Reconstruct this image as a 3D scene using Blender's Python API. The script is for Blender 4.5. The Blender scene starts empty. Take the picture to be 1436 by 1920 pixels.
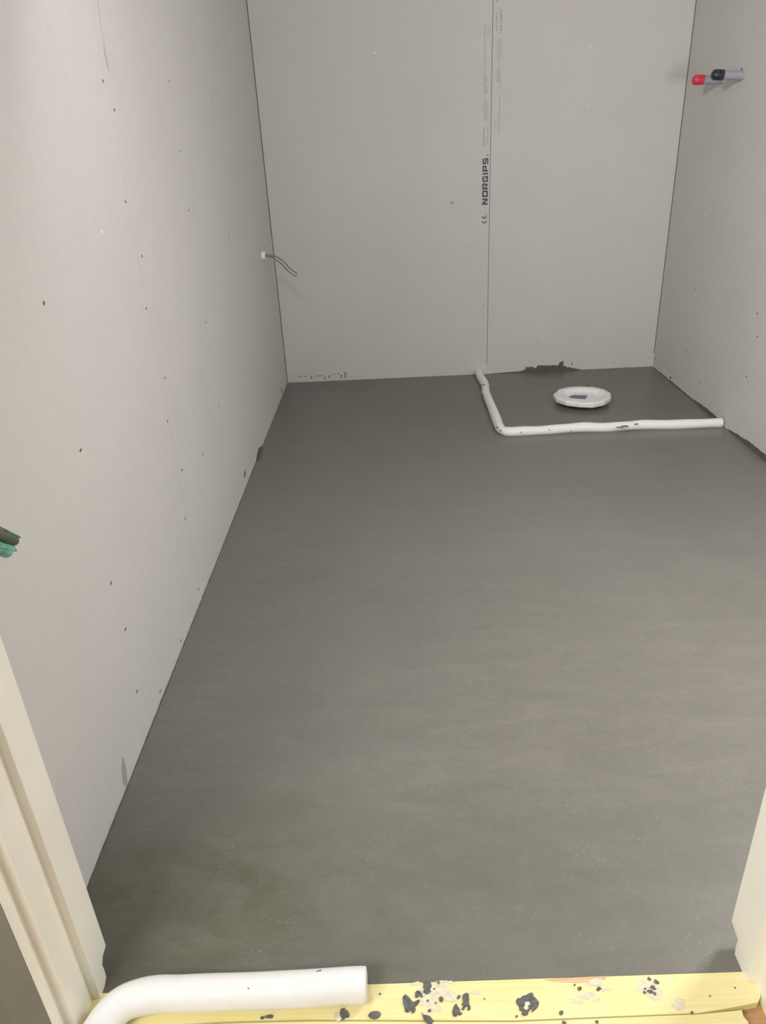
import bpy, bmesh, math, random
from mathutils import Vector, Matrix
random.seed(7)
SC = bpy.context.scene
COL = SC.collection

# ------------------------------------------------------------------ camera
F = 1384.7                       # focal length in pixels of the 1436x1920 frame
PITCH, YAW, ROLL = 0.4654, -0.0238, -0.0516
CAM = Vector((0.4794, -3.2479, 0.9579))
W = 1.6412                       # room width
SILL_Y = -2.6756                 # where the screed meets the wooden sill
H = 2.4
_fw = Vector((math.sin(YAW)*math.cos(PITCH), math.cos(YAW)*math.cos(PITCH), -math.sin(PITCH)))
_rt = Vector((math.cos(YAW), -math.sin(YAW), 0))
_up = _rt.cross(_fw)
c_, s_ = math.cos(ROLL), math.sin(ROLL)
RT, UP = c_*_rt + s_*_up, -s_*_rt + c_*_up
cd = bpy.data.cameras.new('camera')
cam = bpy.data.objects.new('camera', cd)
COL.objects.link(cam)
M = Matrix((RT, UP, -_fw)).transposed().to_4x4()
M.translation = CAM
cam.matrix_world = M
cd.sensor_fit = 'VERTICAL'
cd.sensor_height = 24
cd.sensor_width = 18
cd.lens = 24*F/1920
cd.clip_start = 0.01
SC.camera = cam

# ------------------------------------------------------------------ light
w = bpy.data.worlds.new('world')
SC.world = w
w.use_nodes = True
w.node_tree.nodes['Background'].inputs[0].default_value = (1.0, 0.97, 0.92, 1)
w.node_tree.nodes['Background'].inputs[1].default_value = 0.48

def point_light(name, loc, power, radius, color):
    l = bpy.data.lights.new(name, 'POINT')
    l.energy = power
    l.shadow_soft_size = radius
    l.color = color
    o = bpy.data.objects.new(name, l)
    o.location = loc
    COL.objects.link(o)
    return o

def area_light(name, loc, rot, sx, sy, power, color):
    l = bpy.data.lights.new(name, 'AREA')
    l.shape = 'RECTANGLE'
    l.size, l.size_y = sx, sy
    l.energy = power
    l.color = color
    o = bpy.data.objects.new(name, l)
    o.location = loc
    o.rotation_euler = rot
    COL.objects.link(o)
    return o

def aimed(o, target):
    o.rotation_euler = (Vector(target) - o.location).to_track_quat('-Z', 'Y').to_euler()
aimed(area_light('work_light', (0.20, -2.30, 1.45), (0, 0, 0), 0.15, 0.15, 13, (1.0, 0.975, 0.955)), (1.64, -1.6, 1.0))
point_light('corner_work_light', (1.40, -2.22, 0.92), 21, 0.10, (1.0, 0.98, 0.965))
aimed(area_light('hallway_light', (-0.60, -3.95, 1.75), (0, 0, 0), 0.90, 0.60, 37, (1.0, 0.968, 0.915)), (0.9, -1.5, 0.3))

SC.view_settings.view_transform = 'Standard'
SC.view_settings.look = 'None'
SC.view_settings.gamma = 1
SC.view_settings.use_curve_mapping = False
SC.view_settings.exposure = 0.0

# ------------------------------------------------------------------ helpers
def hit(px, py, ax, v):
    """point of the real surface (axis ax = v) seen at a place in the photo"""
    d = RT*((px-718)/F) + UP*((960-py)/F) + _fw
    return CAM + d*((v-CAM[ax])/d[ax])
def on_floor(px, py, z=0.0): return hit(px, py, 2, z)
def on_left(px, py, x=0.0): return hit(px, py, 0, x)
def on_right(px, py, x=W): return hit(px, py, 0, x)
def on_back(px, py, y=0.0): return hit(px, py, 1, y)

def tag(o, label=None, cat=None, group=None, kind=None):
    if label: o['label'] = label
    if cat: o['category'] = cat
    if group: o['group'] = group
    if kind: o['kind'] = kind
    return o

def obj(name, bm, mat, parent=None, smooth=False):
    me = bpy.data.meshes.new(name)
    bmesh.ops.recalc_face_normals(bm, faces=bm.faces)
    bm.to_mesh(me)
    bm.free()
    if smooth:
        for p in me.polygons: p.use_smooth = True
    me.materials.append(mat)
    o = bpy.data.objects.new(name, me)
    COL.objects.link(o)
    if parent: o.parent = parent
    return o

def empty(name, parent=None, loc=(0, 0, 0)):
    o = bpy.data.objects.new(name, None)
    o.empty_display_size = 0.05
    o.location = loc
    COL.objects.link(o)
    if parent: o.parent = parent
    return o

def box(bm, a, b):
    r = bmesh.ops.create_cube(bm, size=1)
    for v in r['verts']:
        v.co = Vector([(a[i]+b[i])/2 + v.co[i]*abs(b[i]-a[i]) for i in range(3)])
    return r['verts']

def prism(bm, pts, off):
    """closed 3-D outline pushed along the vector off"""
    off = Vector(off)
    a = [bm.verts.new(Vector(p)) for p in pts]
    b = [bm.verts.new(Vector(p)+off) for p in pts]
    n = len(pts)
    f1 = bm.faces.new(a)
    f2 = bm.faces.new(list(reversed(b)))
    for i in range(n):
        bm.faces.new((a[i], a[(i+1) % n], b[(i+1) % n], b[i]))
    bm.normal_update()
    if n > 4: bmesh.ops.triangulate(bm, faces=[f1, f2], ngon_method='EAR_CLIP')

def catmull(pts, n=8):
    pts = [Vector(p) for p in pts]
    out = []
    for i in range(len(pts)-1):
        p0 = pts[max(i-1, 0)]; p1 = pts[i]; p2 = pts[i+1]; p3 = pts[min(i+2, len(pts)-1)]
        for k in range(n):
            t = k/n
            out.append(0.5*((2*p1)+(p2-p0)*t+(2*p0-5*p1+4*p2-p3)*t*t+(3*p1-p0-3*p2+p3)*t**3))
    out.append(pts[-1])
    return out

def sweep(bm, path, rad, seg=20, cap=True, bulge=0.0):
    """tube along a path; rad(i, angle) gives the radius"""
    n = len(path)
    rings = []
    up = Vector((0, 0, 1))
    for i, p in enumerate(path):
        t = (path[min(i+1, n-1)] - path[max(i-1, 0)]).normalized()
        s = t.cross(up)
        if s.length < 1e-3: s = Vector((1, 0, 0))
        s.normalize()
        u = s.cross(t).normalized()
        ring = []
        for k in range(seg):
            a = 2*math.pi*k/seg
            r = rad(i, a)
            ring.append(bm.verts.new(p + s*(r*math.cos(a)) + u*(r*math.sin(a))))
        rings.append(ring)
    for i in range(n-1):
        for k in range(seg):
            bm.faces.new((rings[i][k], rings[i][(k+1) % seg], rings[i+1][(k+1) % seg], rings[i+1][k]))
    if cap:
        bm.faces.new(list(reversed(rings[0])))
        bm.faces.new(rings[-1])

def cyl(bm, p0, p1, r0, r1=None, seg=24):
    r1 = r0 if r1 is None else r1
    p0, p1 = Vector(p0), Vector(p1)
    sweep(bm, [p0, p1], lambda i, a: (r0, r1)[i], seg)

def blob_outline(cx, cy, rx, ry, n=26, rough=0.25, rot=0.0, seed=0):
    rg = random.Random(seed)
    ph = [rg.uniform(0, 6.28) for _ in range(5)]
    out = []
    for i in range(n):
        a = 2*math.pi*i/n
        k = 1+rough*(0.45*math.sin(2*a+ph[0])+0.35*math.sin(3*a+ph[1])+0.3*math.sin(5*a+ph[2]))+rg.uniform(-.45, .45)*rough
        x, y = rx*k*math.cos(a), ry*k*math.sin(a)
        out.append((cx+x*math.cos(rot)-y*math.sin(rot), cy+x*math.sin(rot)+y*math.cos(rot)))
    return out

# ------------------------------------------------------------------ materials
def new_mat(name, rough=0.7, spec=0.4):
    m = bpy.data.materials.new(name)
    m.use_nodes = True
    nt = m.node_tree
    b = nt.nodes['Principled BSDF']
    b.inputs['Roughness'].default_value = rough
    b.inputs['Specular IOR Level'].default_value = spec
    return m, nt, b

def coords(nt, scale=(1, 1, 1)):
    tc = nt.nodes.new('ShaderNodeTexCoord')
    mp = nt.nodes.new('ShaderNodeMapping')
    mp.inputs['Scale'].default_value = scale
    nt.links.new(tc.outputs['Object'], mp.inputs[0])
    return mp.outputs[0]

def noise(nt, vec, scale, detail=4, rough=0.5, dist=0.0):
    n = nt.nodes.new('ShaderNodeTexNoise')
    n.inputs['Scale'].default_value = scale
    n.inputs['Detail'].default_value = detail
    n.inputs['Roughness'].default_value = rough
    n.inputs['Distortion'].default_value = dist
    nt.links.new(vec, n.inputs['Vector'])
    return n.outputs['Fac']

def ramp(nt, fac, stops):
    r = nt.nodes.new('ShaderNodeValToRGB')
    e = r.color_ramp.elements
    e[0].position, e[1].position = stops[0][0], stops[1][0]
    while len(e) < len(stops): e.new(stops[len(e)][0])
    for i, (p, c) in enumerate(stops):
        e[i].position = p
        e[i].color = (*c, 1) if len(c) == 3 else c
    nt.links.new(fac, r.inputs[0])
    return r.outputs[0]

def mix(nt, fac, a, b, mode='MIX'):
    m = nt.nodes.new('ShaderNodeMix')
    m.data_type = 'RGBA'
    m.blend_type = mode
    for v, i in ((fac, 0), (a, 6), (b, 7)):
        if isinstance(v, (int, float)): m.inputs[i].default_value = v
        elif isinstance(v, tuple): m.inputs[i].default_value = (*v, 1)
        else: nt.links.new(v, m.inputs[i])
    return m.outputs[2]

def bump(nt, b, h, strength, dist=0.002):
    n = nt.nodes.new('ShaderNodeBump')
    n.inputs['Strength'].default_value = strength
    n.inputs['Distance'].default_value = dist
    nt.links.new(h, n.inputs['Height'])
    nt.links.new(n.outputs[0], b.inputs['Normal'])

def g(v): return (v, v, v)

def simple(name, col, rough=0.6, spec=0.4, var=0.08, scale=30, bmp=0.0, metallic=0.0):
    m, nt, b = new_mat(name, rough, spec)
    b.inputs['Metallic'].default_value = metallic
    v = coords(nt)
    f = noise(nt, v, scale)
    lo = tuple(c*(1-var) for c in col)
    hi = tuple(min(1, c*(1+var)) for c in col)
    nt.links.new(ramp(nt, f, [(0.3, lo), (0.7, hi)]), b.inputs['Base Color'])
    if bmp: bump(nt, b, f, bmp)
    return m

def plaster_mat(name, col):
    m, nt, b = new_mat(name, 0.85, 0.2)
    v = coords(nt)
    big = noise(nt, v, 3.0, 4, 0.6)
    mid = noise(nt, v, 45.0, 4, 0.6)
    c = ramp(nt, big, [(0.3, tuple(x*0.975 for x in col)), (0.7, tuple(x*1.02 for x in col))])
    c = mix(nt, 1.0, c, ramp(nt, mid, [(0.3, g(0.965)), (0.7, g(1.0))]), 'MULTIPLY')
    # faint light flecks in the paper face
    sp = noise(nt, v, 160.0, 2, 0.5)
    c = mix(nt, ramp(nt, sp, [(0.68, g(0)), (0.74, g(0.35))]), c, tuple(min(1, x*1.18) for x in col))
    nt.links.new(c, b.inputs['Base Color'])
    bump(nt, b, noise(nt, v, 300, 3), 0.08, 0.001)
    return m

def screed_mat():
    m, nt, b = new_mat('screed', 0.45, 0.5)
    v = coords(nt)
    big = noise(nt, v, 1.6, 5, 0.6, 0.6)
    c = ramp(nt, big, [(0.3, (0.165, 0.157, 0.139)), (0.7, (0.190, 0.182, 0.164))])
    # trowel streaks running across the room
    st = noise(nt, coords(nt, (1.2, 9.0, 1)), 2.4, 6, 0.65, 0.4)
    c = mix(nt, 1.0, c, ramp(nt, st, [(0.3, g(0.955)), (0.72, g(1.04))]), 'MULTIPLY')
    fine = noise(nt, v, 70, 5, 0.7)
    c = mix(nt, 1.0, c, ramp(nt, fine, [(0.3, g(0.94)), (0.7, g(1.05))]), 'MULTIPLY')
    # dried dusty patches towards the door
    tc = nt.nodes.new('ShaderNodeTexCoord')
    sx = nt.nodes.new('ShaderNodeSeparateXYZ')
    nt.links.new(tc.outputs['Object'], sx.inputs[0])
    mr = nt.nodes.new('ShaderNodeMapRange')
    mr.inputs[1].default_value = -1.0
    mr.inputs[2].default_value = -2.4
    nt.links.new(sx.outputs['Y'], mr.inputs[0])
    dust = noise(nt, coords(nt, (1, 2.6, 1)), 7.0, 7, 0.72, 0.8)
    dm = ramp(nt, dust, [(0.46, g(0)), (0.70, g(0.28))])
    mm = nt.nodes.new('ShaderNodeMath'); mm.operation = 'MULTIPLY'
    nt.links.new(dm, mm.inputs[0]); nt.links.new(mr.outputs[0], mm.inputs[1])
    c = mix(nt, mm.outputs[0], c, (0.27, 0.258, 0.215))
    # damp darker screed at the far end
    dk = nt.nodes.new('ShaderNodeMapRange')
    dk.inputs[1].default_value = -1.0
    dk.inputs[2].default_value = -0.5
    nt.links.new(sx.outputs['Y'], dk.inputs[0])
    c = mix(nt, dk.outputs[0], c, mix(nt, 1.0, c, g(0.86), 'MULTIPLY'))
    # olive dirt by the doorway, also painting in the shade at front left
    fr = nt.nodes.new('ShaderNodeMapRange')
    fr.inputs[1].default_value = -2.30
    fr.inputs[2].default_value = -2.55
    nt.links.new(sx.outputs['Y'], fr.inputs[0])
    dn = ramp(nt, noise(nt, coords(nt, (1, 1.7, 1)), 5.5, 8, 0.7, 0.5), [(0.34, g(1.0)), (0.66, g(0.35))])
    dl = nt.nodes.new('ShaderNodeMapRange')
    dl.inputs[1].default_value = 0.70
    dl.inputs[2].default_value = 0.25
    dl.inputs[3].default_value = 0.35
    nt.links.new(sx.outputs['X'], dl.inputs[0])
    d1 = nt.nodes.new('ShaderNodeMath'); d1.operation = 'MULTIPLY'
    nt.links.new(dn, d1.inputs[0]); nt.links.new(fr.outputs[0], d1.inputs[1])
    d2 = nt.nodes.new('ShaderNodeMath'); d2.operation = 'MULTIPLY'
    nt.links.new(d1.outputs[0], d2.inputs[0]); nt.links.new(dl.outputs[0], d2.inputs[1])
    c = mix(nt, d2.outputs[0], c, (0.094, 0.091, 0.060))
    # pale sand grains
    vo = nt.nodes.new('ShaderNodeTexVoronoi')
    vo.inputs['Scale'].default_value = 130
    nt.links.new(v, vo.inputs['Vector'])
    gr = ramp(nt, vo.outputs['Distance'], [(0.10, g(1)), (0.22, g(0))])
    gm = ramp(nt, noise(nt, v, 9, 4, 0.6), [(0.45, g(0)), (0.70, g(0.45))])
    m2 = nt.nodes.new('ShaderNodeMath'); m2.operation = 'MULTIPLY'
    nt.links.new(gr, m2.inputs[0]); nt.links.new(gm, m2.inputs[1])
    m3 = nt.nodes.new('ShaderNodeMath'); m3.operation = 'MULTIPLY'
    nt.links.new(m2.outputs[0], m3.inputs[0]); nt.links.new(mr.outputs[0], m3.inputs[1])
    c = mix(nt, m3.outputs[0], c, (0.40, 0.385, 0.34))
    # tiny air holes
    v2 = nt.nodes.new('ShaderNodeTexVoronoi')
    v2.inputs['Scale'].default_value = 23
    nt.links.new(v, v2.inputs['Vector'])
    ho = ramp(nt, v2.outputs['Distance'], [(0.018, g(0.8)), (0.032, g(0))])
    c = mix(nt, ho, c, (0.05, 0.047, 0.04))
    nt.links.new(c, b.inputs['Base Color'])
    # still wet and smooth at the far end, drier by the door
    wet = nt.nodes.new('ShaderNodeMapRange')
    wet.inputs[1].default_value = -0.8
    wet.inputs[2].default_value = -2.2
    wet.inputs[3].default_value = 0.285
    wet.inputs[4].default_value = 0.40
    nt.links.new(sx.outputs['Y'], wet.inputs[0])
    rgh = nt.nodes.new('ShaderNodeMath'); rgh.operation = 'ADD'
    nt.links.new(wet.outputs[0], rgh.inputs[0]); nt.links.new(rgh.outputs[0], b.inputs['Roughness'])
    nt.links.new(ramp(nt, noise(nt, v, 4, 4, 0.6), [(0.3, g(0.0)), (0.7, g(0.06))]), rgh.inputs[1])
    bump(nt, b, noise(nt, v, 12, 5, 0.6), 0.06, 0.01)
    return m

def sill_mat():
    m, nt, b = new_mat('yellow_sealed_wood', 0.5, 0.4)
    gr = noise(nt, coords(nt, (1.5, 60, 20)), 4, 5, 0.6, 0.3)
    c = ramp(nt, gr, [(0.3, (0.80, 0.69, 0.29)), (0.7, (0.88, 0.80, 0.42))])
    f = noise(nt, coords(nt), 14, 4, 0.6)
    c = mix(nt, ramp(nt, f, [(0.42, g(0)), (0.66, g(0.45))]), c, (0.88, 0.77, 0.50))
    nt.links.new(c, b.inputs['Base Color'])
    bump(nt, b, gr, 0.15, 0.002)
    return m

def wood_mat(name, a, c2, sc=(2, 60, 20)):
    m, nt, b = new_mat(name, 0.55, 0.35)
    gr = noise(nt, coords(nt, sc), 4, 5, 0.6, 0.5)
    nt.links.new(ramp(nt, gr, [(0.3, a), (0.7, c2)]), b.inputs['Base Color'])
    bump(nt, b, gr, 0.12, 0.002)
    return m

M_BOARD = plaster_mat('grey_plasterboard', (0.612, 0.600, 0.583))
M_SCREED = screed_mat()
M_CEIL = simple('white_ceiling', (0.75, 0.74, 0.72), 0.9, 0.2)
M_GAP = simple('dark_joint', (0.05, 0.045, 0.04), 0.9, 0.1)
M_FOAM = simple('white_foam', (0.80, 0.80, 0.795), 0.55, 0.35, 0.02, 60, 0.04)
M_PAINT = simple('cream_painted_wood', (0.88, 0.865, 0.775), 0.38, 0.45, 0.03, 12, 0.05)
M_HALL = simple('grey_green_wall_paint', (0.205, 0.205, 0.165), 0.7, 0.3, 0.04, 10, 0.05)
M_SILL = sill_mat()
M_RAW = wood_mat('raw_pine', (0.60, 0.38, 0.22), (0.72, 0.49, 0.30))
M_PARQUET = wood_mat('brown_parquet', (0.40, 0.22, 0.09), (0.55, 0.34, 0.16))
M_SMEAR = simple('wet_mortar', (0.105, 0.100, 0.090), 0.55, 0.4, 0.25, 120, 0.3)
M_SPLASH = simple('dark_mortar', (0.125, 0.125, 0.120), 0.7, 0.3, 0.35, 300, 0.5)
M_HAZE = simple('dried_mortar_haze', (0.70, 0.66, 0.50), 0.8, 0.2, 0.12, 200)
M_FILL = simple('white_filler', (0.64, 0.62, 0.585), 0.85, 0.2, 0.06, 60, 0.1)
M_SCREW = simple('steel_screw', (0.20, 0.19, 0.18), 0.45, 0.5, 0.1, 100, 0, 0.6)
M_DOT = simple('white_dot', (0.85, 0.84, 0.82), 0.7)
M_INK = simple('dark_ink', (0.105, 0.10, 0.115), 0.8, 0.2)
M_INK2 = simple('faded_ink', (0.115, 0.11, 0.11), 0.8, 0.2)
M_PENCIL = simple('pencil', (0.36, 0.345, 0.33), 0.8, 0.2)
M_PIPE = simple('grey_conduit', (0.33, 0.335, 0.37), 0.42, 0.45, 0.03)
M_RED = simple('red_plastic', (0.62, 0.04, 0.075), 0.35, 0.5, 0.04)
M_BLACK = simple('black_plastic', (0.022, 0.022, 0.040), 0.35, 0.5, 0.05)
M_CABLE = simple('grey_sheath', (0.20, 0.20, 0.20), 0.5)
M_WIRE_G = simple('yellow_green_wire', (0.55, 0.54, 0.36), 0.5)
M_WIRE_B = simple('brown_wire', (0.13, 0.11, 0.08), 0.5)
M_GREEN = simple('green_plastic', (0.05, 0.24, 0.14), 0.35, 0.5, 0.3, 60, 0.3)
M_GREEN_L = simple('pale_green_plastic', (0.16, 0.42, 0.30), 0.35, 0.5, 0.3, 60, 0.3)
M_BRONZE = simple('dirty_grey_conduit', (0.11, 0.12, 0.095), 0.4, 0.5, 0.3, 90, 0.3)
M_STICK = simple('white_sticker', (0.75, 0.77, 0.85), 0.5)
M_STICK_D = simple('grey_sticker_print', (0.17, 0.18, 0.22), 0.5, 0.4, 0.35, 500)

# ------------------------------------------------------------------ room shell
GAP = 0.0009
SEAM_L1, SEAM_L2 = -1.7626, -0.8750
def make_wall(name, slab, boards):
    bm = bmesh.new(); box(bm, *slab)
    root = tag(obj(name, bm, M_GAP), kind='structure')
    out = []
    for a, b in boards:
        bm = bmesh.new(); vs = box(bm, a, b)
        out.append(obj('plasterboard', bm, M_BOARD, root))
    return root, out

# back wall (room side at y = 0)
wall_back, bb = make_wall('wall_back', ((-0.03, 0.0125, -0.05), (W+0.03, 0.08, H)),
    [((0.0022, 0, -0.02), (0.9-GAP, 0.0125, H)), ((0.9+GAP, 0, -0.02), (W-0.0018, 0.0125, H))])
wall_left, lb = make_wall('wall_left', ((-0.09, -2.69, -0.05), (-0.0125, 0.0125, H)),
    [((-0.0125, SEAM_L2+0.0003, -0.02), (0, -0.0018, H)),
     ((-0.0125, SEAM_L1+0.0003, -0.02), (0, SEAM_L2-0.0003, H)),
     ((-0.0125, -2.69, -0.02), (0, SEAM_L1-0.0003, H))])
wall_right, rb = make_wall('wall_right', ((W+0.0125, -2.69, -0.05), (W+0.09, 0.0125, H)),
    [((W, -0.8935, -0.02), (W+0.0125, -0.0015, H)),
     ((W, -1.79, -0.02), (W+0.0125, -0.8941, H)),
     ((W, -2.69, -0.02), (W+0.0125, -1.7906, H))])

bm = bmesh.new()
prism(bm, [(-0.012, 0.012, 0), (W+0.012, 0.012, 0), (W+0.012, SILL_Y+0.003, 0), (0.9, SILL_Y+0.001, 0), (0.41, SILL_Y-0.002, 0), (-0.012, SILL_Y-0.004, 0)], (0, 0, -0.06))
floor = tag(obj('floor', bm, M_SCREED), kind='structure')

bm = bmesh.new(); box(bm, (-0.09, -2.74, H), (W+0.09, 0.08, H+0.05))
tag(obj('ceiling', bm, M_CEIL), kind='structure')

# ------------------------------------------------------------------ door frame, partition, sill
JL, JR = 0.075, 0.889            # faces of the door stops
yA, yB, yC, yD = -2.640, -2.686, -2.728, -2.748
DH = 2.02
bm = bmesh.new()
box(bm, (-0.0125, -2.735, -0.05), (0.035, -2.6905+0.02, H))
box(bm, (0.93, -2.735, -0.05), (W+0.0125, -2.6705, H))
box(bm, (0.035, -2.735, DH+0.05), (0.93, -2.6705, H))
tag(obj('wall_front', bm, M_BOARD), kind='structure')

door = tag(empty('door_1'), kind='structure')
# left jamb: stop with the worn notch at its foot, step, rabbet, edge
def jamb_profile(bm, xs, notch, s):
    # stop
    x0, x1 = xs
    z = -0.012
    ya, na = notch
    pts = [(x0, yB, z)] + [(x0, y, zz) for y, zz in na] + [(x0, ya, DH), (x0, yB, DH)]
    prism(bm, pts, (x1-x0, 0, 0))
bm = bmesh.new()
nL = [(-2.670, -0.012), (-2.670, 0.0), (-2.662, 0.004), (-2.661, 0.016), (-2.6615, 0.029), (-2.655, 0.0365), (-2.642, 0.0385)]
jamb_profile(bm, (JL, 0.030), (yA, nL), 1)
stop_l = obj('door_stop', bm, M_PAINT, door)
bm = bmesh.new(); box(bm, (0.020, yC, -0.012), (0.0645, yB+0.001, DH))
obj('jamb', bm, M_PAINT, door)
bm = bmesh.new(); box(bm, (0.030, yD, -0.012), (0.0525, yC+0.001, DH))
obj('jamb_lining', bm, M_PAINT, door)
bm = bmesh.new()
nR = [(-2.668, -0.012), (-2.666, -0.009), (-2.653, -0.004), (-2.651, 0.012), (-2.652, 0.028), (-2.630, 0.0335)]
jamb_profile(bm, (JR, 0.940), (-2.628, nR), -1)
obj('door_stop', bm, M_PAINT, door)
bm = bmesh.new(); box(bm, (0.8995, -2.728, -0.012), (0.945, -2.678, DH))
obj('jamb', bm, M_PAINT, door)
bm = bmesh.new(); box(bm, (0.020, -2.728, DH), (0.945, yA-0.01, DH+0.045))
obj('head_jamb', bm, M_PAINT, door)

# hallway side of the partition
E7 = hit(10, 1890, 1, yD-0.001)
bm = bmesh.new()
box(bm, (E7.x, yD-0.001, -0.02), (0.0515, yD+0.02, DH+0.02))
obj('architrave', bm, M_HALL, door)
bm = bmesh.new()
box(bm, (-1.2, yD+0.012, -0.05), (0.02, yD+0.022, H))
box(bm, (0.943, yD+0.012, -0.05), (2.4, yD+0.022, H))
tag(obj('wall_hallway', bm, M_HALL), kind='structure')

bm = bmesh.new(); box(bm, (-1.2, -4.6, -0.06), (2.4, -2.700, -0.012))
tag(obj('floor_hallway', bm, M_PARQUET), kind='structure')

# sill: front board, rear board behind the open joint
sill = tag(empty('trim_1'), kind='structure')
bm = bmesh.new()
p = [(0.028, SILL_Y-0.0045), (0.41, SILL_Y-0.0025), (0.8995, SILL_Y+0.0005)]
q = [on_floor(1426, 1868), on_floor(1421, 1879), on_floor(1400, 1884), on_floor(1311, 1899), on_floor(1159, 1905), on_floor(960, 1913), on_floor(570, 1911), on_floor(420, 1915)]
q = [(0.8995, on_floor(1424, 1860).y)]+[(v.x, v.y) for v in q]+[(0.15, on_floor(420, 1915).y-0.003), (0.028, on_floor(420, 1915).y-0.004)]
prism(bm, [(x, y, 0.0) for x, y in p+q], (0, 0, -0.011))
obj('sill_board', bm, M_SILL, sill)
bm = bmesh.new()
q2 = [on_floor(420, 1918), on_floor(570, 1914), on_floor(960, 1915.5), on_floor(1159, 1907), on_floor(1311, 1901), on_floor(1391, 1893), on_floor(1394, 1905), on_floor(1403, 1915), on_floor(1404, 1935)]
pts = [(0.028, q2[0].y-0.004), (0.15, q2[0].y-0.003)]+[(v.x, v.y) for v in q2]+[(q2[-1].x, -2.80), (0.028, -2.80)]
prism(bm, [(x, y, -0.001) for x, y in pts], (0, 0, -0.010))
obj('sill_board', bm, M_SILL, sill)
# bare patch of pine where the coating is missing
bm = bmesh.new()
pp = [(1018, 1836.5), (1034, 1840), (1060, 1842), (1080, 1843), (1102, 1842), (1108, 1836), (1118, 1833.5), (1128, 1838), (1136, 1836), (1137, 1830), (1100, 1831.5), (1050, 1834)]
prism(bm, [on_floor(x, y, 0.0003) for x, y in pp], (0, 0, -0.0006))
obj('bare_wood_patch', bm, M_RAW, sill)

# mortar splashes on the sill
NS = [0]
def splash(cx, cy, rx, ry, mat=None, rough=0.3, rot=0, seed=0, name='mortar_splash', h=0.0012):
    NS[0] += 1; h += NS[0]*0.00002
    c = on_floor(cx, cy, 0)
    e = on_floor(cx+rx, cy, 0); f = on_floor(cx, cy+ry, 0)
    o = blob_outline(c.x, c.y, abs(e.x-c.x), abs(f.y-c.y), rough=rough, rot=rot, seed=seed)
    bm = bmesh.new()
    prism(bm, [(x, y, h) for x, y in o], (0, 0, -h-0.0003))
    return obj(name, bm, mat or M_SPLASH, sill)
def splash_poly(pts, mat=None, name='mortar_splash', h=0.0014, ox=0, oy=0, sc=1.0):
    NS[0] += 1; h += NS[0]*0.00002
    bm = bmesh.new()
    prism(bm, [on_floor(ox+x/sc, oy+y/sc, h) for x, y in pts], (0, 0, -h-0.0003))
    return obj(name, bm, mat or M_SPLASH, sill)
for a in [(822, 1862, 30, 17, 11), (806, 1878, 16, 20, 12), (893, 1861, 9, 5, 13), (779, 1845, 8, 4, 14), (1098, 1866, 17, 6, 15),
          (1080, 1878, 9, 5, 16), (1115, 1874, 11, 4, 17), (1137, 1855, 9, 4, 18), (1216, 1852, 26, 17, 19), (1273, 1884, 12, 11, 20),
          (1117, 1843, 12, 8, 21), (831, 1844, 16, 5, 22)]:
    splash(*a[:4], M_HAZE, 0.45, 0, a[4], 'mortar_haze', 0.0004)
K = 1436/380
S2 = dict(ox=680, oy=1800, sc=K)
splash_poly([(282,262),(300,242),(312,250),(330,268),(345,288),(357,298),(372,292),(392,280),(403,284),(398,300),(385,318),(368,325),(374,345),(366,368),(350,374),(338,352),(322,368),(300,362),(294,330),(284,300)], **S2)
splash_poly([(425,158),(438,150),(452,158),(470,156),(484,165),(486,188),(476,200),(462,203),(478,212),(484,222),(470,230),(462,240),(446,236),(428,226),(432,208),(440,202),(426,190),(431,175)], **S2)
splash_poly([(372,226),(388,214),(408,222),(418,238),(424,262),(412,258),(400,250),(384,264),(370,258)], **S2)
splash_poly([(40,385),(58,366),(90,360),(118,366),(128,384),(116,404),(88,416),(56,410),(42,398)], **S2)
splash_poly([(418,370),(430,388),(455,390),(478,400),(494,424),(492,446),(470,452),(450,440),(434,420),(424,396)], **S2)
splash_poly([(540,264),(556,258),(570,268),(568,286),(556,294),(542,286)], **S2)
splash_poly([(708,245),(735,230),(750,240),(752,270),(750,300),(764,340),(758,352),(738,348),(748,332),(734,320),(722,336),(716,352),(700,346),(712,326),(700,310),(712,296),(705,270)], **S2)
splash_poly([(650,318),(664,308),(672,330),(686,344),(690,366),(704,378),(690,388),(668,382),(664,396),(642,394),(634,366),(640,338)], **S2)
splash_poly([(666,262),(680,246),(694,252),(684,268),(672,276)], **S2)
splash_poly([(1086,284),(1100,268),(1116,272),(1128,256),(1160,246),(1190,230),(1206,236),(1208,256),(1232,276),(1248,300),(1240,330),(1218,352),(1196,366),(1200,350),(1188,338),(1176,360),(1168,384),(1140,390),(1124,378),(1136,362),(1112,352),(1104,320),(1090,306)], **S2)
splash_poly([(1150,300),(1176,292),(1186,310),(1170,326),(1176,342),(1160,354),(1140,340),(1148,322)], mat=M_HAZE, h=0.0018, name='mortar_haze', **S2)
for (x, y, r, s) in [(473, 362, 10, 1), (537, 165, 9, 2), (123, 243, 6, 3), (507, 208, 5, 4), (460, 292, 7, 5), (516, 308, 6, 7), (862, 278, 4, 6), (1090, 402, 7, 8), (1425, 448, 14, 9)]:
    splash(680+x/K, 1800+y/K, r/K, r/K*.9, seed=s)
K3 = 1436/376
for (x, y, r, s) in [(101, 208, 14, 1), (238, 210, 15, 2), (598, 139, 12, 3), (650, 160, 16, 4), (626, 202, 17, 5), (606, 230, 16, 6), (638, 244, 11, 7), (565, 236, 9, 8), (570, 210, 6, 9), (225, 446, 9, 10), (1034, 262, 4, 11), (905, 380, 8, 12), (65, 182, 6, 13), (1212, 202, 4, 14)]:
    splash(1060+x/K3, 1800+y/K3, r/K3, r/K3*.8, rough=0.4, seed=s+30)
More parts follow.
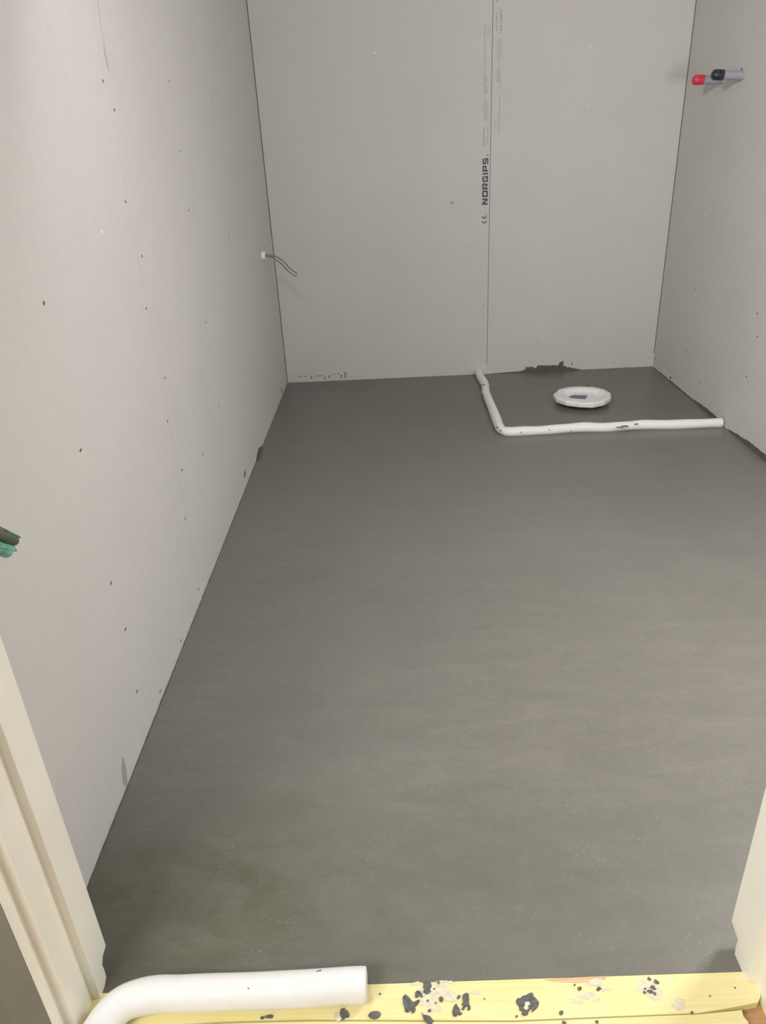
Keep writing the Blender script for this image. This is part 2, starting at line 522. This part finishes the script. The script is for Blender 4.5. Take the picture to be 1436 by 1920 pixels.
for (x, y, rx, ry, s) in [(645, 1902, 8, 9, 50), (505, 1907, 6, 3, 51), (492, 1909, 4, 2, 52)]:
    splash(x, y, rx, ry, seed=s)
splash(634, 1907, 9, 7, M_HAZE, 0.4, 0, 53, 'mortar_haze', 0.0005)
splash(1052, 1900, 4, 3, seed=54)

# ------------------------------------------------------------------ marks on the walls
NORMAL = {'left': Vector((1, 0, 0)), 'right': Vector((-1, 0, 0)), 'back': Vector((0, -1, 0))}
def wall_pt(side, px, py):
    return {'left': on_left, 'right': on_right, 'back': on_back}[side](px, py)
def board_of(side, p):
    if side == 'back': return bb[0] if p.x < 0.9 else bb[1]
    if side == 'left': return lb[0] if p.y > SEAM_L2 else (lb[1] if p.y > SEAM_L1 else lb[2])
    return rb[0] if p.y > -0.894 else (rb[1] if p.y > -1.79 else rb[2])
def wall_poly(side, pts, mat, name, parent, h=0.0008):
    n = NORMAL[side]
    bm = bmesh.new()
    prism(bm, [wall_pt(side, *p) + n*h for p in pts], -n*(h+0.0004))
    return obj(name, bm, mat, parent)
def wall_blob(side, px, py, r, ry, mat, name, h=0.0006, seed=0, rough=0.2):
    c = wall_pt(side, px, py)
    n = NORMAL[side]
    u = Vector((0, 0, 1)); t = u.cross(n)
    o = blob_outline(0, 0, r, ry, 16, rough, 0, seed)
    bm = bmesh.new()
    prism(bm, [c+t*a+u*b+n*h for a, b in o], -n*(h+0.0004))
    return obj(name, bm, mat, board_of(side, c))

for i, (x, y, mt) in enumerate([(82,568,0),(151,844,0),(208,1093,0),(257,1296,0),(300,1296,0),(193,152,0),(214,206,0),(317,152,0),(337,283,0),(235,378,0),
        (354,394,0),(191,435,1),(266,480,0),(274,578,0),(309,708,0),(314,790,0),(341,881,0),(347,972,0),(386,604,0),(410,762,0),(380,852,0),
        (235,1180,0),(339,1201,0),(408,1037,0),(372,1105,0)]):
    wall_blob('left', x, y, 0.0034 if mt == 0 else 0.003, 0.0024 if mt == 0 else 0.003, M_DOT if mt else M_SCREW, 'screw', seed=i, rough=0.35)
    if not mt: wall_blob('left', x+1.5, y, 0.0042, 0.0040, M_FILL, 'filler_dab', 0.0003, seed=i+60)
for i, (x, y, mt) in enumerate([(1323,404,1),(1365,407,1),(1303,543,0),(1420,588,0),(1420,631,0),(1399,706,0),(1311,719,0),(1287,659,0),(1341,768,1),(1228,672,0)]):
    wall_blob('right', x, y, 0.004, 0.003, M_DOT if mt else M_SCREW, 'screw', seed=i)
for i, (x, y, mt) in enumerate([(702,100,1),(1106,86,1),(1101,199,1),(922,580,0),(907,571,0),(914,37,2),(913,158,2),(932,156,2),(1218,671,0),(1150,680,0),(909,692,0),(1007,640,0)]):
    wall_blob('back', x, y, 0.0042 if mt else 0.003, 0.0042 if mt else 0.003, [M_PENCIL, M_DOT, M_FILL][mt], 'screw', seed=i)
wall_blob('back', 847, 380, 0.006, 0.006, M_PENCIL, 'smudge', 0.0003, 3, 0.4)
wall_blob('back', 700, 104, 0.003, 0.004, M_PENCIL, 'smudge', 0.0003, 4, 0.4)
for i, (x, y) in enumerate([(702, 100), (1106, 86), (1101, 199)]):
    wall_blob('back', x, y, 0.0018, 0.0018, M_SCREW, 'screw_recess', 0.0010, seed=i)

# dark gap in the left and right back corners comes from the open board joints
# printed lettering on the back wall boards
def back_pt(x, z, h=0.00035): return Vector((x, -h, z))
INK_N = [0]
def quad_on_back(bm, pts):
    INK_N[0] += 1
    h = 0.0003 + (INK_N[0] % 9)*0.00002
    bm.faces.new([bm.verts.new(back_pt(x, z, h)) for x, z in pts])
def letters():
    T = 0.27
    z0, z1 = on_back(911, 384).z, on_back(911, 296.5).z
    xl, xr = on_back(904.2, 340).x, on_back(914.8, 340).x       # top of the capitals is to the left
    bm = bmesh.new()
    L = z1-z0
    # advance positions measured along the word, 0..1
    spans = [('N', 0.0, 0.142), ('O', 0.168, 0.315), ('R', 0.335, 0.468), ('G', 0.493, 0.625), ('I', 0.655, 0.690), ('P', 0.715, 0.845), ('S', 0.870, 1.0)]
    def P(u, v, a, b): return (xr + (xl-xr)*v, z0 + L*(a+(b-a)*u))
    t = 0.27; hh = T
    shapes = {
     'N': [[(0,0),(t,0),(t,1),(0,1)], [(1-t,0),(1,0),(1,1),(1-t,1)], [(0,1),(t*1.25,1),(1,0),(1-t*1.25,0)]],
     'O': [[(.08,0),(.92,0),(.92,.27),(.08,.27)], [(.08,.73),(.92,.73),(.92,1),(.08,1)], [(0,.1),(t,.1),(t,.9),(0,.9)], [(1-t,.1),(1,.1),(1,.9),(1-t,.9)],[(0,.1),(.08,0),(t,.2),(t,.3)],[(1,.1),(.92,0),(1-t,.2),(1-t,.3)],[(0,.9),(.08,1),(t,.8),(t,.7)],[(1,.9),(.92,1),(1-t,.8),(1-t,.7)]],
     'R': [[(0,0),(t,0),(t,1),(0,1)], [(0,.73),(.92,.73),(.92,1),(0,1)], [(0,.32),(.92,.32),(.92,.5),(0,.5)], [(1-t,.38),(1,.38),(1,.94),(1-t,.94)], [(.5,.36),(.5+t*1.1,.36),(1,0),(1-t*1.2,0)]],
     'G': [[(.08,0),(.95,0),(.95,.27),(.08,.27)], [(.08,.73),(.97,.73),(.97,1),(.08,1)], [(0,.1),(t,.1),(t,.9),(0,.9)], [(1-t,.0),(1,.0),(1,.54),(1-t,.54)], [(.52,.38),(1,.38),(1,.56),(.52,.56)]],
     'I': [[(0,0),(1,0),(1,1),(0,1)]],
     'P': [[(0,0),(t,0),(t,1),(0,1)], [(0,.73),(.92,.73),(.92,1),(0,1)], [(0,.3),(.92,.3),(.92,.5),(0,.5)], [(1-t,.38),(1,.38),(1,.94),(1-t,.94)]],
     'S': [[(.02,0),(.94,0),(.94,.25),(.02,.25)], [(.06,.75),(.97,.75),(.97,1),(.06,1)], [(.04,.385),(.96,.385),(.96,.615),(.04,.615)], [(0,.46),(t,.46),(t,.94),(0,.94)], [(1-t,.06),(1,.06),(1,.54),(1-t,.54)]],
    }
    for ch, a, b in spans:
        for s in shapes[ch]:
            quad_on_back(bm, [P(u, v, a, b) for u, v in s])
    # registered dot after the word and before it
    for (cx, cy) in ((914, 290.5), (911.5, 402)):
        c = on_back(cx, cy)
        for k in range(8):
            a0, a1 = 2*math.pi*k/8, 2*math.pi*(k+1)/8
            quad_on_back(bm, [(c.x+r*math.cos(a), c.z+r*math.sin(a)) for r, a in ((.0034, a0), (.0034, a1), (.0016, a1), (.0016, a0))])
    # CE mark: two open arcs
    r = (xr-xl)*0.47
    xc = (xl+xr)/2 - 0.001
    for zc, bar in ((on_back(909, 414.5).z+0.002, False), (on_back(909, 405.5).z+0.001, True)):
        for k in range(12):
            # open towards the top of the picture
            a0 = math.radians(180+8+164*k/12); a1 = math.radians(180+8+164*(k+1)/12)
            quad_on_back(bm, [(xc+rr*math.cos(a), zc+rr*math.sin(a)) for rr, a in ((r, a0), (r, a1), (r*.66, a1), (r*.66, a0))])
        if bar: quad_on_back(bm, [(xc-.0015, zc-r*.9), (xc+.0015, zc-r*.9), (xc+.0015, zc-r*.1), (xc-.0015, zc-r*.1)])
    return bm
tag(obj('printed_lettering', letters(), M_INK, bb[0]), 'dark grey NORGIPS lettering and CE mark printed up the board edge')

def microprint(lines, parent):
    rg = random.Random(5)
    bm = bmesh.new()
    for (x, y0, y1, hgt, dens) in lines:
        a, b = on_back(x, y1), on_back(x, y0)
        z = a.z
        while z < b.z:
            wch = hgt*rg.uniform(0.4, 0.75)
            if rg.random() < dens:
                xx = a.x + (b.x-a.x)*(z-a.z)/(b.z-a.z)
                k = rg.random()
                h2 = hgt*(1 if rg.random() < .35 else .7)
                if k < .5:
                    quad_on_back(bm, [(xx+hgt/2, z), (xx+hgt/2-h2, z), (xx+hgt/2-h2, z+wch*.35), (xx+hgt/2, z+wch*.35)])
                    quad_on_back(bm, [(xx+hgt/2, z), (xx+hgt/2, z+wch*.85), (xx+hgt*.3, z+wch*.85), (xx+hgt*.3, z)])
                else:
                    quad_on_back(bm, [(xx+hgt/2-h2, z), (xx+hgt/2-h2, z+wch*.85), (xx+hgt*.7-h2, z+wch*.85), (xx+hgt*.7-h2, z)])
                    quad_on_back(bm, [(xx+hgt/2, z+wch*.5), (xx+hgt/2-h2, z+wch*.5), (xx+hgt/2-h2, z+wch*.8), (xx+hgt/2, z+wch*.8)])
            z += wch*1.15
    return obj('fine_print', bm, M_INK2, parent)
microprint([(908.7,45,122,.0028,.93),(914,53,70,.002,.8),(918,53,70,.002,.8),(908,132,175,.0024,.85),(910.5,145,175,.0024,.85),(913,145,175,.0024,.85),
            (907,190,226,.0024,.88),(910,184,226,.0024,.88),(912.7,190,225,.0024,.88),(906.8,236,274,.0050,.9),(914,238,251,.0036,.85),(913.6,256,272,.0036,.85)], bb[0])
microprint([(931,22,61,.0042,.85),(938.8,19,62,.0062,.92),(932.8,73,113,.0024,.88),(935.6,73,117,.0024,.88),(938.6,73,111,.0024,.88),(932,127,153,.0024,.88),
            (934.6,127,153,.0024,.88),(937.3,127,170,.0024,.8),(936.5,180,220,.0026,.9),(935,220,252,.0026,.9),(927.5,230,244,.002,.8),(930,230,244,.002,.8),(931.5,-2,3,.006,1)], bb[1])

def wall_line(side, pts, wd, mat, name, parent):
    n = NORMAL[side]
    u = Vector((0, 0, 1)); t = u.cross(n)
    bm = bmesh.new()
    P = [wall_pt(side, *p) for p in pts]
    for a, b in zip(P, P[1:]):
        d = (b-a).normalized(); s = d.cross(n)*wd/2
        bm.faces.new([bm.verts.new(v+n*0.0004) for v in (a+s, b+s, b-s, a-s)])
    return obj(name, bm, mat, parent)
# pencil and print lines on the left wall boards
wall_line('left', [(181.5, 0), (190, 55)], .0010, M_PENCIL, 'pencil_line', lb[1])
wall_line('left', [(191, 60), (205.5, 138)], .0010, M_PENCIL, 'pencil_line', lb[1])
wall_line('left', [(193, 85), (202, 128)], .0016, M_PENCIL, 'pencil_line', lb[1])
wall_line('left', [(386.5, 97), (392, 125)], .0012, M_PENCIL, 'pencil_line', lb[0])
wall_line('left', [(395, 168), (400, 208)], .0016, M_PENCIL, 'pencil_line', lb[0])
wall_line('left', [(405.5, 240), (406.5, 255)], .0016, M_PENCIL, 'pencil_line', lb[0])
wall_line('left', [(427.5, 434), (429, 449)], .0035, M_PENCIL, 'pencil_line', lb[0])
wall_blob('left', 429.5, 454, .003, .0025, M_PENCIL, 'smudge')

# filler strips and mortar smears
wall_poly('back', [(888,705),(886,697),(890,690),(896,687),(905,685),(917,684),(926,689),(921,697),(909,702),(904,706)], M_FILL, 'filler_patch', bb[0], .0012)
wall_poly('back', [(1222,691),(1223,672),(1225,663),(1229.5,658),(1229,690)], M_FILL, 'filler_patch', bb[1], .0012)
wall_poly('right', [(1229.5,694),(1230,682),(1236,684),(1248,692),(1256,706),(1262,716),(1254,712),(1240,700)], M_FILL, 'filler_patch', rb[0], .0010)
wall_poly('left', [(374,1112),(377,1100),(383,1092),(384,1102),(381,1113)], M_FILL, 'filler_patch', lb[2], .0008)
# jagged wet mortar at the back of the shower
rg = random.Random(3)
top = [(905,703.5),(925,700),(950,698),(975,696),(984,693)]
x = 986
while x < 1088:
    base = 684.6 if x > 1006 else 688.5
    if x > 1062: base = 688+ (x-1062)*.12
    top.append((x, base+rg.uniform(-1.3, 1.6)))
    if x > 1045 and x < 1050:
        top += [(1047.5, 682), (1050.5, 678.5), (1056.5, 676.8), (1056, 682), (1055, 686)]; x = 1057
    x += rg.uniform(2.2, 4.2)
top += [(1090,693.5),(1100,694.5)]
wall_poly('back', [(905,709)]+top+[(1120,693.6),(1150,690.3),(1180,688.8),(1205,688.6),(1227,689.3),(1226,694),(1150,696),(1000,703)], M_SMEAR, 'mortar_smear', bb[1], .0016)
wall_blob('back', 1072, 682, .0042, .0030, M_SMEAR, 'mortar_or_notch_spot', .001, 5, .5)
# base of back wall left: thin mortar marks
for i, (x, y, hh) in enumerate([(584,708,5),(609,709,4.5),(617,706,4.5),(640,706,7.5),(647.5,704,10)]):
    wall_poly('back', [(x-.9,y+hh*.55),(x-1.1,y-hh*.5),(x+.9,y-hh*.5),(x+.6,y+hh*.55)], M_SMEAR, 'mortar_mark', bb[0], .0006)
for i, (x, y, r) in enumerate([(562,706,.006),(572,705.5,.012),(597,704.8,.010),(604,704.5,.006),(626,702.3,.006),(634,701.3,.006),(646,699,.005),(657,706,.003)]):
    wall_blob('back', x, y, r, .0022, simple('brown_scuff', (.30,.24,.19), .9) if i == 0 else bpy.data.materials['brown_scuff'], 'scuff', .0004, i, .5)
# left wall smears
wall_poly('left', [(491,851),(492.6,838),(489.5,836.5),(485,840),(482.5,848),(480.5,860),(479,869),(476,878),(479,876),(484,865)], M_SMEAR, 'mortar_smear', lb[0], .003)
wall_poly('left', [(527.6,724),(528.8,731),(529.6,738),(529,738),(527.4,731)], M_SMEAR, 'mortar_mark', lb[0], .0005)
wall_poly('left', [(459,880),(460,888),(458,897),(457.4,888)], M_SMEAR, 'mortar_mark', lb[0], .0005)
M_DAMP = simple('damp_board', (0.40, 0.385, 0.33), 0.6, 0.3)
wall_poly('left', [(229,1418),(233,1425),(237,1445),(239,1470),(236,1476),(230,1468),(228,1440)], M_DAMP, 'damp_patch', lb[2], .0003)
# mortar feathered along the foot of each wall
def foot_smear(side, pts, parent, mat=M_SMEAR, amp=1.0, h=.0016, z0=-0.003):
    """pts = (distance along wall, height) knots"""
    rg = random.Random(len(pts)*7+int(amp*10))
    out = []
    for (a, ha), (b, hb) in zip(pts, pts[1:]):
        n = max(2, int(abs(b-a)/0.012))
        for k in range(n):
            t = k/n
            out.append((a+(b-a)*t, max(0.0004, ha+(hb-ha)*t+rg.uniform(-.0012, .0012)*amp)))
    out.append(pts[-1])
    poly = out + [(pts[-1][0], z0), (pts[0][0], z0)]
    bm = bmesh.new()
    n = NORMAL[side]
    X = {'left': 0, 'right': W}
    V = [Vector((d, 0, z)) if side == 'back' else Vector((X[side], d, z)) for d, z in poly]
    # ruled strip so that concave outlines stay clean
    m = len(out)
    rows = []
    for d, z in out:
        if side == 'back': a = Vector((d, 0, z)); b0 = Vector((d, 0, z0))
        else: a = Vector((X[side], d, z)); b0 = Vector((X[side], d, z0))
        rows.append([bm.verts.new(a-n*.0004), bm.verts.new(a+n*h), bm.verts.new(b0+n*(h+.002)), bm.verts.new(b0-n*.0004)])
    for i in range(m-1):
        for k in range(4):
            bm.faces.new((rows[i][k], rows[i+1][k], rows[i+1][(k+1) % 4], rows[i][(k+1) % 4]))
    bm.faces.new(rows[0]); bm.faces.new(list(reversed(rows[-1])))
    return obj('mortar_smear', bm, mat, parent)
foot_smear('right', [(-.03,.001),(-.15,.004),(-.3,.004),(-.45,.003),(-.55,.010),(-.68,.014),(-.76,.004)], rb[0], amp=1.6)
foot_smear('right', [(-.815,.003),(-.86,.008),(-.893,.012)], rb[0], amp=1.2)
foot_smear('right', [(-.895,.012),(-1.0,.020),(-1.2,.020),(-1.78,.016)], rb[1], amp=1.4)
foot_smear('left', [(-1.765,.0004),(-1.9,.001),(-2.1,.0015),(-2.3,.001),(-2.45,.002),(-2.6,.001)], lb[2], amp=.6)
foot_smear('left', [(-.88,.001),(-1.0,.002),(-1.2,.001),(-1.35,.0015),(-1.6,.0005),(-1.76,.001)], lb[1], amp=.6)
wall_blob('right', 1257, 709, .005, .009, M_SMEAR, 'mortar_or_notch_spot', .002, 8, .5)

# ------------------------------------------------------------------ things on the floor
rg = random.Random(11)
def spot_on(parent, p, r, n, seed, mat=M_SPLASH, stretch=(1, 1)):
    """small flat dab of mortar lying on a curved surface with normal n"""
    n = Vector(n).normalized()
    t = n.cross(Vector((0, 1, 0.01))).normalized(); u = n.cross(t)
    o = blob_outline(0, 0, r*stretch[0], r*stretch[1], 14, .35, 0, seed)
    bm = bmesh.new()
    prism(bm, [Vector(p)+t*a+u*b+n*.0007 for a, b in o], -n*.0016)
    return obj('mortar_or_notch_spot', bm, mat, parent)

# shower foam tube
ZC = 0.0125
pts = [(0.863, -0.003, ZC+.001), (0.862, -0.10, ZC), (0.868, -0.20, ZC), (0.858, -0.32, ZC), (0.858, -0.50, ZC), (0.857, -0.68, ZC), (0.858, -0.735, ZC),
       (0.866, -0.762, ZC), (0.888, -0.772, ZC), (0.93, -0.772, ZC), (1.00, -0.772, ZC), (1.08, -0.766, ZC+.001), (1.15, -0.764, ZC+.002), (1.22, -0.770, ZC),
       (1.30, -0.766, ZC+.001), (1.36, -0.764, ZC+.002), (1.45, -0.770, ZC), (1.55, -0.772, ZC), (1.632, -0.772, ZC)]
path = catmull(pts, 8)
npth = len(path)
def rad_sh(i, a):
    t = i/npth
    base = 0.0170 + .0006*math.sin(i*.21) + .0005*math.sin(i*.53+1)
    d = (path[i]-Vector((.862, -.768, ZC))).length
    if d < .03: base -= .0012*(1-d/.03)
    return base
bm = bmesh.new(); sweep(bm, path, rad_sh, 28)
sh = obj('foam_tube', bm, M_FOAM, None, True)
tag(sh, 'long white foam tube bent into an L around the wet shower corner', 'foam tube')
sh.modifiers.new('b', 'EDGE_SPLIT').split_angle = 1.0
def on_tube_y(px, py):  # point on the upper surface of the tube
    return on_floor(px, py, 0.028)
for i, (x, y, r, st) in enumerate([(907, 721, .005, (1.6, .5)), (904, 741, .006, (.8, 1.6)), (932, 801, .0035, (1, 1)), (938.5, 807.5, .003, (1, 1)), (977, 810.5, .0025, (1, 1))]):
    p = on_tube_y(x, y); spot_on(sh, p, r, (0, -.15, 1), 70+i, stretch=st)
for i, (x, y, r, st) in enumerate([(1162, 801, .005, (2.2, .6)), (1173, 799, .006, (2, .6)), (1193, 795, .004, (1.5, .7)), (1030, 806, .002, (1, 1)), (1070, 808.5, .002, (1, 1))]):
    p = on_tube_y(x, y); spot_on(sh, p, r, (0, -.35, 1), 80+i, stretch=st)

# short foam tube in the doorway
R2 = 0.0205
zc = R2
yc = (on_floor(600, 1851.0, zc)).y
xe = on_floor(687, 1852, zc).x
pts = [(xe, yc+.001, zc), (xe-.03, yc+.001, zc), (0.33, yc-.0015, zc), (0.25, yc-.0025, zc), (0.19, yc-.003, zc+.0), (0.150, yc-.004, zc+.001), (0.118, yc-.012, zc+.001), (0.1005, yc-.030, zc), (0.092, yc-.055, zc), (0.087, yc-.10, zc), (0.085, yc-.16, zc)]
path2 = catmull(pts, 10)
def rad_d(i, a):
    r = R2
    if i == 0: r = R2*0.955
    return r + .0002*math.sin(i*.4)
bm = bmesh.new(); sweep(bm, path2, rad_d, 40)
dt = obj('foam_tube', bm, M_FOAM, None, True)
dt.modifiers.new('b', 'EDGE_SPLIT').split_angle = 1.0
tag(dt, 'thick white foam tube lying on the yellow sill, bending around the left jamb', 'foam tube')
for i, (x, y, r) in enumerate([(600, 1823, .0014), (595, 1825, .001), (465, 1853, .0009)]):
    p = on_floor(x, y, 0.037 if y < 1830 else .041); n = (0, .45, 1) if y < 1830 else (0, 0, 1)
    p = Vector((p.x, yc+.0*0+ (p.y-yc), p.z))
    nn = Vector((0, p.y-yc, 0.02)).normalized() if False else Vector(n)
    d = Vector((0, p.y-yc+.001, p.z-zc)); d.normalize()
    spot_on(dt, Vector((p.x, yc-.001, zc))+d*R2, r, d, 90+i)

# floor drain with its white foam cover
dc = on_floor(1093, 743.5, 0.026)
dr = empty('floor_drain', None, (dc.x, dc.y, 0))
tag(dr, 'round white foam floor drain cover with rough cut edge and label', 'floor drain')
def lathe(bm, prof, seg, jit, seed, close_bottom=True, close_top=False):
    rg = random.Random(seed)
    rj = [1+rg.uniform(-jit, jit) for _ in range(seg)]
    rings = []
    for j, (r, z, k) in enumerate(prof):
        rings.append([bm.verts.new((r*(1+(rj[i]-1)*k)*math.cos(2*math.pi*i/seg), r*(1+(rj[i]-1)*k)*math.sin(2*math.pi*i/seg), z+k*.0012*math.sin(i*1.7))) for i in range(seg)])
    for a, b in zip(rings, rings[1:]):
        for i in range(seg):
            bm.faces.new((a[i], a[(i+1) % seg], b[(i+1) % seg], b[i]))
    bm.faces.new(rings[0]); bm.faces.new(rings[-1])
bm = bmesh.new()
lathe(bm, [(.082, .007, .6), (.101, .0125, 1), (.1095, .018, 1), (.1105, .031, 1), (.107, .0355, .8), (.086, .0355, .3), (.078, .031, .1), (.070, .024, 0), (.060, .021, 0)], 13, .045, 4)
cov = obj('drain_cover', bm, M_FOAM, dr)
bm = bmesh.new(); lathe(bm, [(.080, -.004, 0), (.080, .011, 0)], 32, 0, 1)
obj('drain_neck', bm, M_GAP, dr)
# label in the bowl
def bowl_pt(px, py, z=.0218):
    p = on_floor(px, py, z); return Vector((p.x-dc.x, p.y-dc.y, z))
bm = bmesh.new(); prism(bm, [bowl_pt(*p) for p in [(1064,745),(1070,741),(1100,739.5),(1104,741),(1101,749),(1094,750),(1070,749)]], (0, 0, -.0012))
lab = obj('label', bm, M_STICK, cov)
bm = bmesh.new(); prism(bm, [bowl_pt(*p, .0222) for p in [(1066,744),(1072,741.3),(1081,739.8),(1082,741),(1101,741),(1098,748.5),(1085,747.8),(1070,746.3)]], (0, 0, -.0008))
obj('label_print', bm, M_STICK_D, lab)
spot = []
for k, (px, py, r) in enumerate([(1102, 722.5, .006), (1043, 734.5, .004)]):  # dark dabs standing in for two shaded notches in the foam rim
    p = on_floor(px, py, .0358)
    o = blob_outline(p.x-dc.x, p.y-dc.y, r, r*1.1, 12, .3, 0, k+5)
    bm = bmesh.new(); prism(bm, [(a, b, .0364) for a, b in o], (0, 0, -.004))
    obj('mortar_or_notch_spot', bm, M_SPLASH, cov)

# ------------------------------------------------------------------ pipe stubs on the right wall
def pipe_stub(px_root, px_tip, capmat, label, capname):
    root = (on_right(px_root[0], px_root[1]) + on_right(px_root[0]+1.5, px_root[2]))/2
    c = Vector((W, root.y, root.z))
    tip = hit(px_tip[0], px_tip[1], 1, root.y)
    Ln = W - tip.x
    r = 0.0135
    o = empty('water_pipe_stub', None, (W, root.y, root.z))
    tag(o, label, 'pipe', 'capped pipe stubs on the right wall')
    dz = tip.z-root.z
    d = Vector((-Ln, 0, dz)).normalized()
    bm = bmesh.new(); cyl(bm, (0.0, 0, 0), d*(Ln*.80), r, r, 32)
    obj('conduit', bm, M_PIPE, o, True).modifiers.new('b', 'EDGE_SPLIT').split_angle = 1.0
    capL = Ln*.37
    bm = bmesh.new()
    p = [d*(Ln-capL), d*(Ln-capL+.001), d*(Ln-.022), d*(Ln-.0215), d*(Ln-.0195), d*(Ln-.019), d*(Ln-.008), d*(Ln-.003), d*Ln]
    rr = [r+.0005, r+.0022, r+.0022, r+.0006, r+.0006, r+.0024, r+.0020, r-.001, r-.006]
    sweep(bm, p, lambda i, a: rr[i], 32)
    cp = obj(capname, bm, capmat, o, True)
    cp.modifiers.new('b', 'EDGE_SPLIT').split_angle = .7
    return o
p1 = pipe_stub((1391.5, 133.0, 150.5), (1334, 140), M_BLACK, 'grey conduit stub with black end cap sticking out of the right wall', 'end_cap')
p2 = pipe_stub((1353, 141, 157.5), (1298, 150), M_RED, 'grey conduit stub with red end cap, nearest the back wall', 'end_cap')
for o in (p1, p2):
    pass
wall_blob('right', 1391, 129.5, .003, .0045, M_INK, 'chip', .001, 3, .5)

# ------------------------------------------------------------------ electric cable on the left wall
gr_ = on_left(491, 479.5)
cb = empty('electric_cable', None, (0, gr_.y, gr_.z))
tag(cb, 'grey electric cable with bare ends poking from white grommet in left wall', 'cable')
def rel(v): return Vector(v)-Vector((0, gr_.y, gr_.z))
bm = bmesh.new()
seg = 24
sweep(bm, [Vector((0, 0, 0)), Vector((.010, 0, 0)), Vector((.0135, 0, 0)), Vector((.0135, 0, 0)), Vector((.008, 0, 0))], lambda i, a: (.0150, .0150, .0140, .0075, .0070)[i], seg)
obj('grommet', bm, M_DOT, cb, True).modifiers.new('b', 'EDGE_SPLIT').split_angle = .7
yk = gr_.y
def ck(px, py, dy=0): return rel(hit(px, py, 1, yk+dy))
sheath = catmull([Vector((.004, 0, 0)), ck(500, 479.3), ck(508, 480.5), ck(515, 482.5)], 6)
bm = bmesh.new(); sweep(bm, sheath, lambda i, a: .0052, 14)
obj('sheath', bm, M_CABLE, cb, True)
w1 = catmull([ck(510, 479.5), ck(517, 481), ck(526, 486), ck(535, 494), ck(545, 505), ck(557, 512.5)], 6)
bm = bmesh.new(); sweep(bm, w1, lambda i, a: .0019, 10)
obj('wire', bm, M_WIRE_B, cb, True)
w2 = catmull([ck(510, 481.5, .002), ck(517, 485.2, .002), ck(527, 491.5), ck(536, 501), ck(545, 510.5), ck(556, 516.5)], 6)
bm = bmesh.new(); sweep(bm, w2, lambda i, a: .0025, 10)
tag(obj('wire', bm, M_WIRE_G, cb, True), 'yellow-green wire')
w3 = catmull([ck(510, 482.0, -.002), ck(517, 487.0, -.002), ck(526, 493.2, -.002), ck(535, 502.8, -.002), ck(544, 511.5, -.002), ck(556, 518.3, -.002)], 6)
bm = bmesh.new(); sweep(bm, w3, lambda i, a: .0016, 10)
obj('wire', bm, M_WIRE_B, cb, True)

# ------------------------------------------------------------------ green taped pipe ends by the door
def hang(pxs, r, m1, m2, label, rim):
    P = [hit(x, y, 0, d) for x, y, d in pxs]
    root = P[0]
    o = empty('pipe_end', None, root)
    tag(o, label, 'pipe')
    pth = catmull([p-root for p in P], 6)
    n = len(pth)
    bm = bmesh.new()
    sweep(bm, pth, lambda i, an: r*(1+.06*math.sin(2*an+i*.5)+.04*math.sin(i*1.9))*(0.9 if i == n-1 else 1), 22)
    obj('pipe', bm, m1, o, True).modifiers.new('b', 'EDGE_SPLIT').split_angle = .9
    bm = bmesh.new()
    rg = random.Random(int(r*1e5))
    d = (pth[-1]-pth[-3]).normalized()
    s = d.cross(Vector((0, 0, 1))).normalized(); u = s.cross(d).normalized()
    rows = []
    for j, t in enumerate((-.030, -.020, -.010, .003)):
        p = pth[-1]+d*t
        row = []
        for k in range(13):
            an = math.radians(rim[0]+(rim[1]-rim[0])*k/12)
            e = p + (d*rg.uniform(-.004, .003) if j in (0, 3) else Vector())
            rr = r*(1.14+.03*math.sin(k*2+j))
            row.append((bm.verts.new(e+s*rr*math.cos(an)+u*rr*math.sin(an)), bm.verts.new(e+s*(rr-.0014)*math.cos(an)+u*(rr-.0014)*math.sin(an))))
        rows.append(row)
    for j in range(3):
        for k in range(12):
            for q_ in (0, 1):
                bm.faces.new((rows[j][k][q_], rows[j][k+1][q_], rows[j+1][k+1][q_], rows[j+1][k][q_]))
    for k in range(12):
        for j in (0, 3): bm.faces.new((rows[j][k][0], rows[j][k+1][0], rows[j][k+1][1], rows[j][k][1]))
    for j in range(3):
        for k in (0, 12): bm.faces.new((rows[j][k][0], rows[j+1][k][0], rows[j+1][k][1], rows[j][k][1]))
    obj('torn_tape', bm, m2, o)
hang([(-75, 960, 0.0), (-45, 975, .030), (0, 1001, .032), (26, 1014, .032)], .0068, M_BRONZE, M_GREEN, 'dark dirty pipe end wrapped in torn green tape, upper of the two by the door', (30, 175))
hang([(-75, 1010, 0.0), (-40, 1018, .026), (-10, 1028, .028), (13, 1034, .028)], .0078, M_GREEN_L, M_GREEN_L, 'pale green pipe end on the left wall, lower of the two by the door', (0, 170))
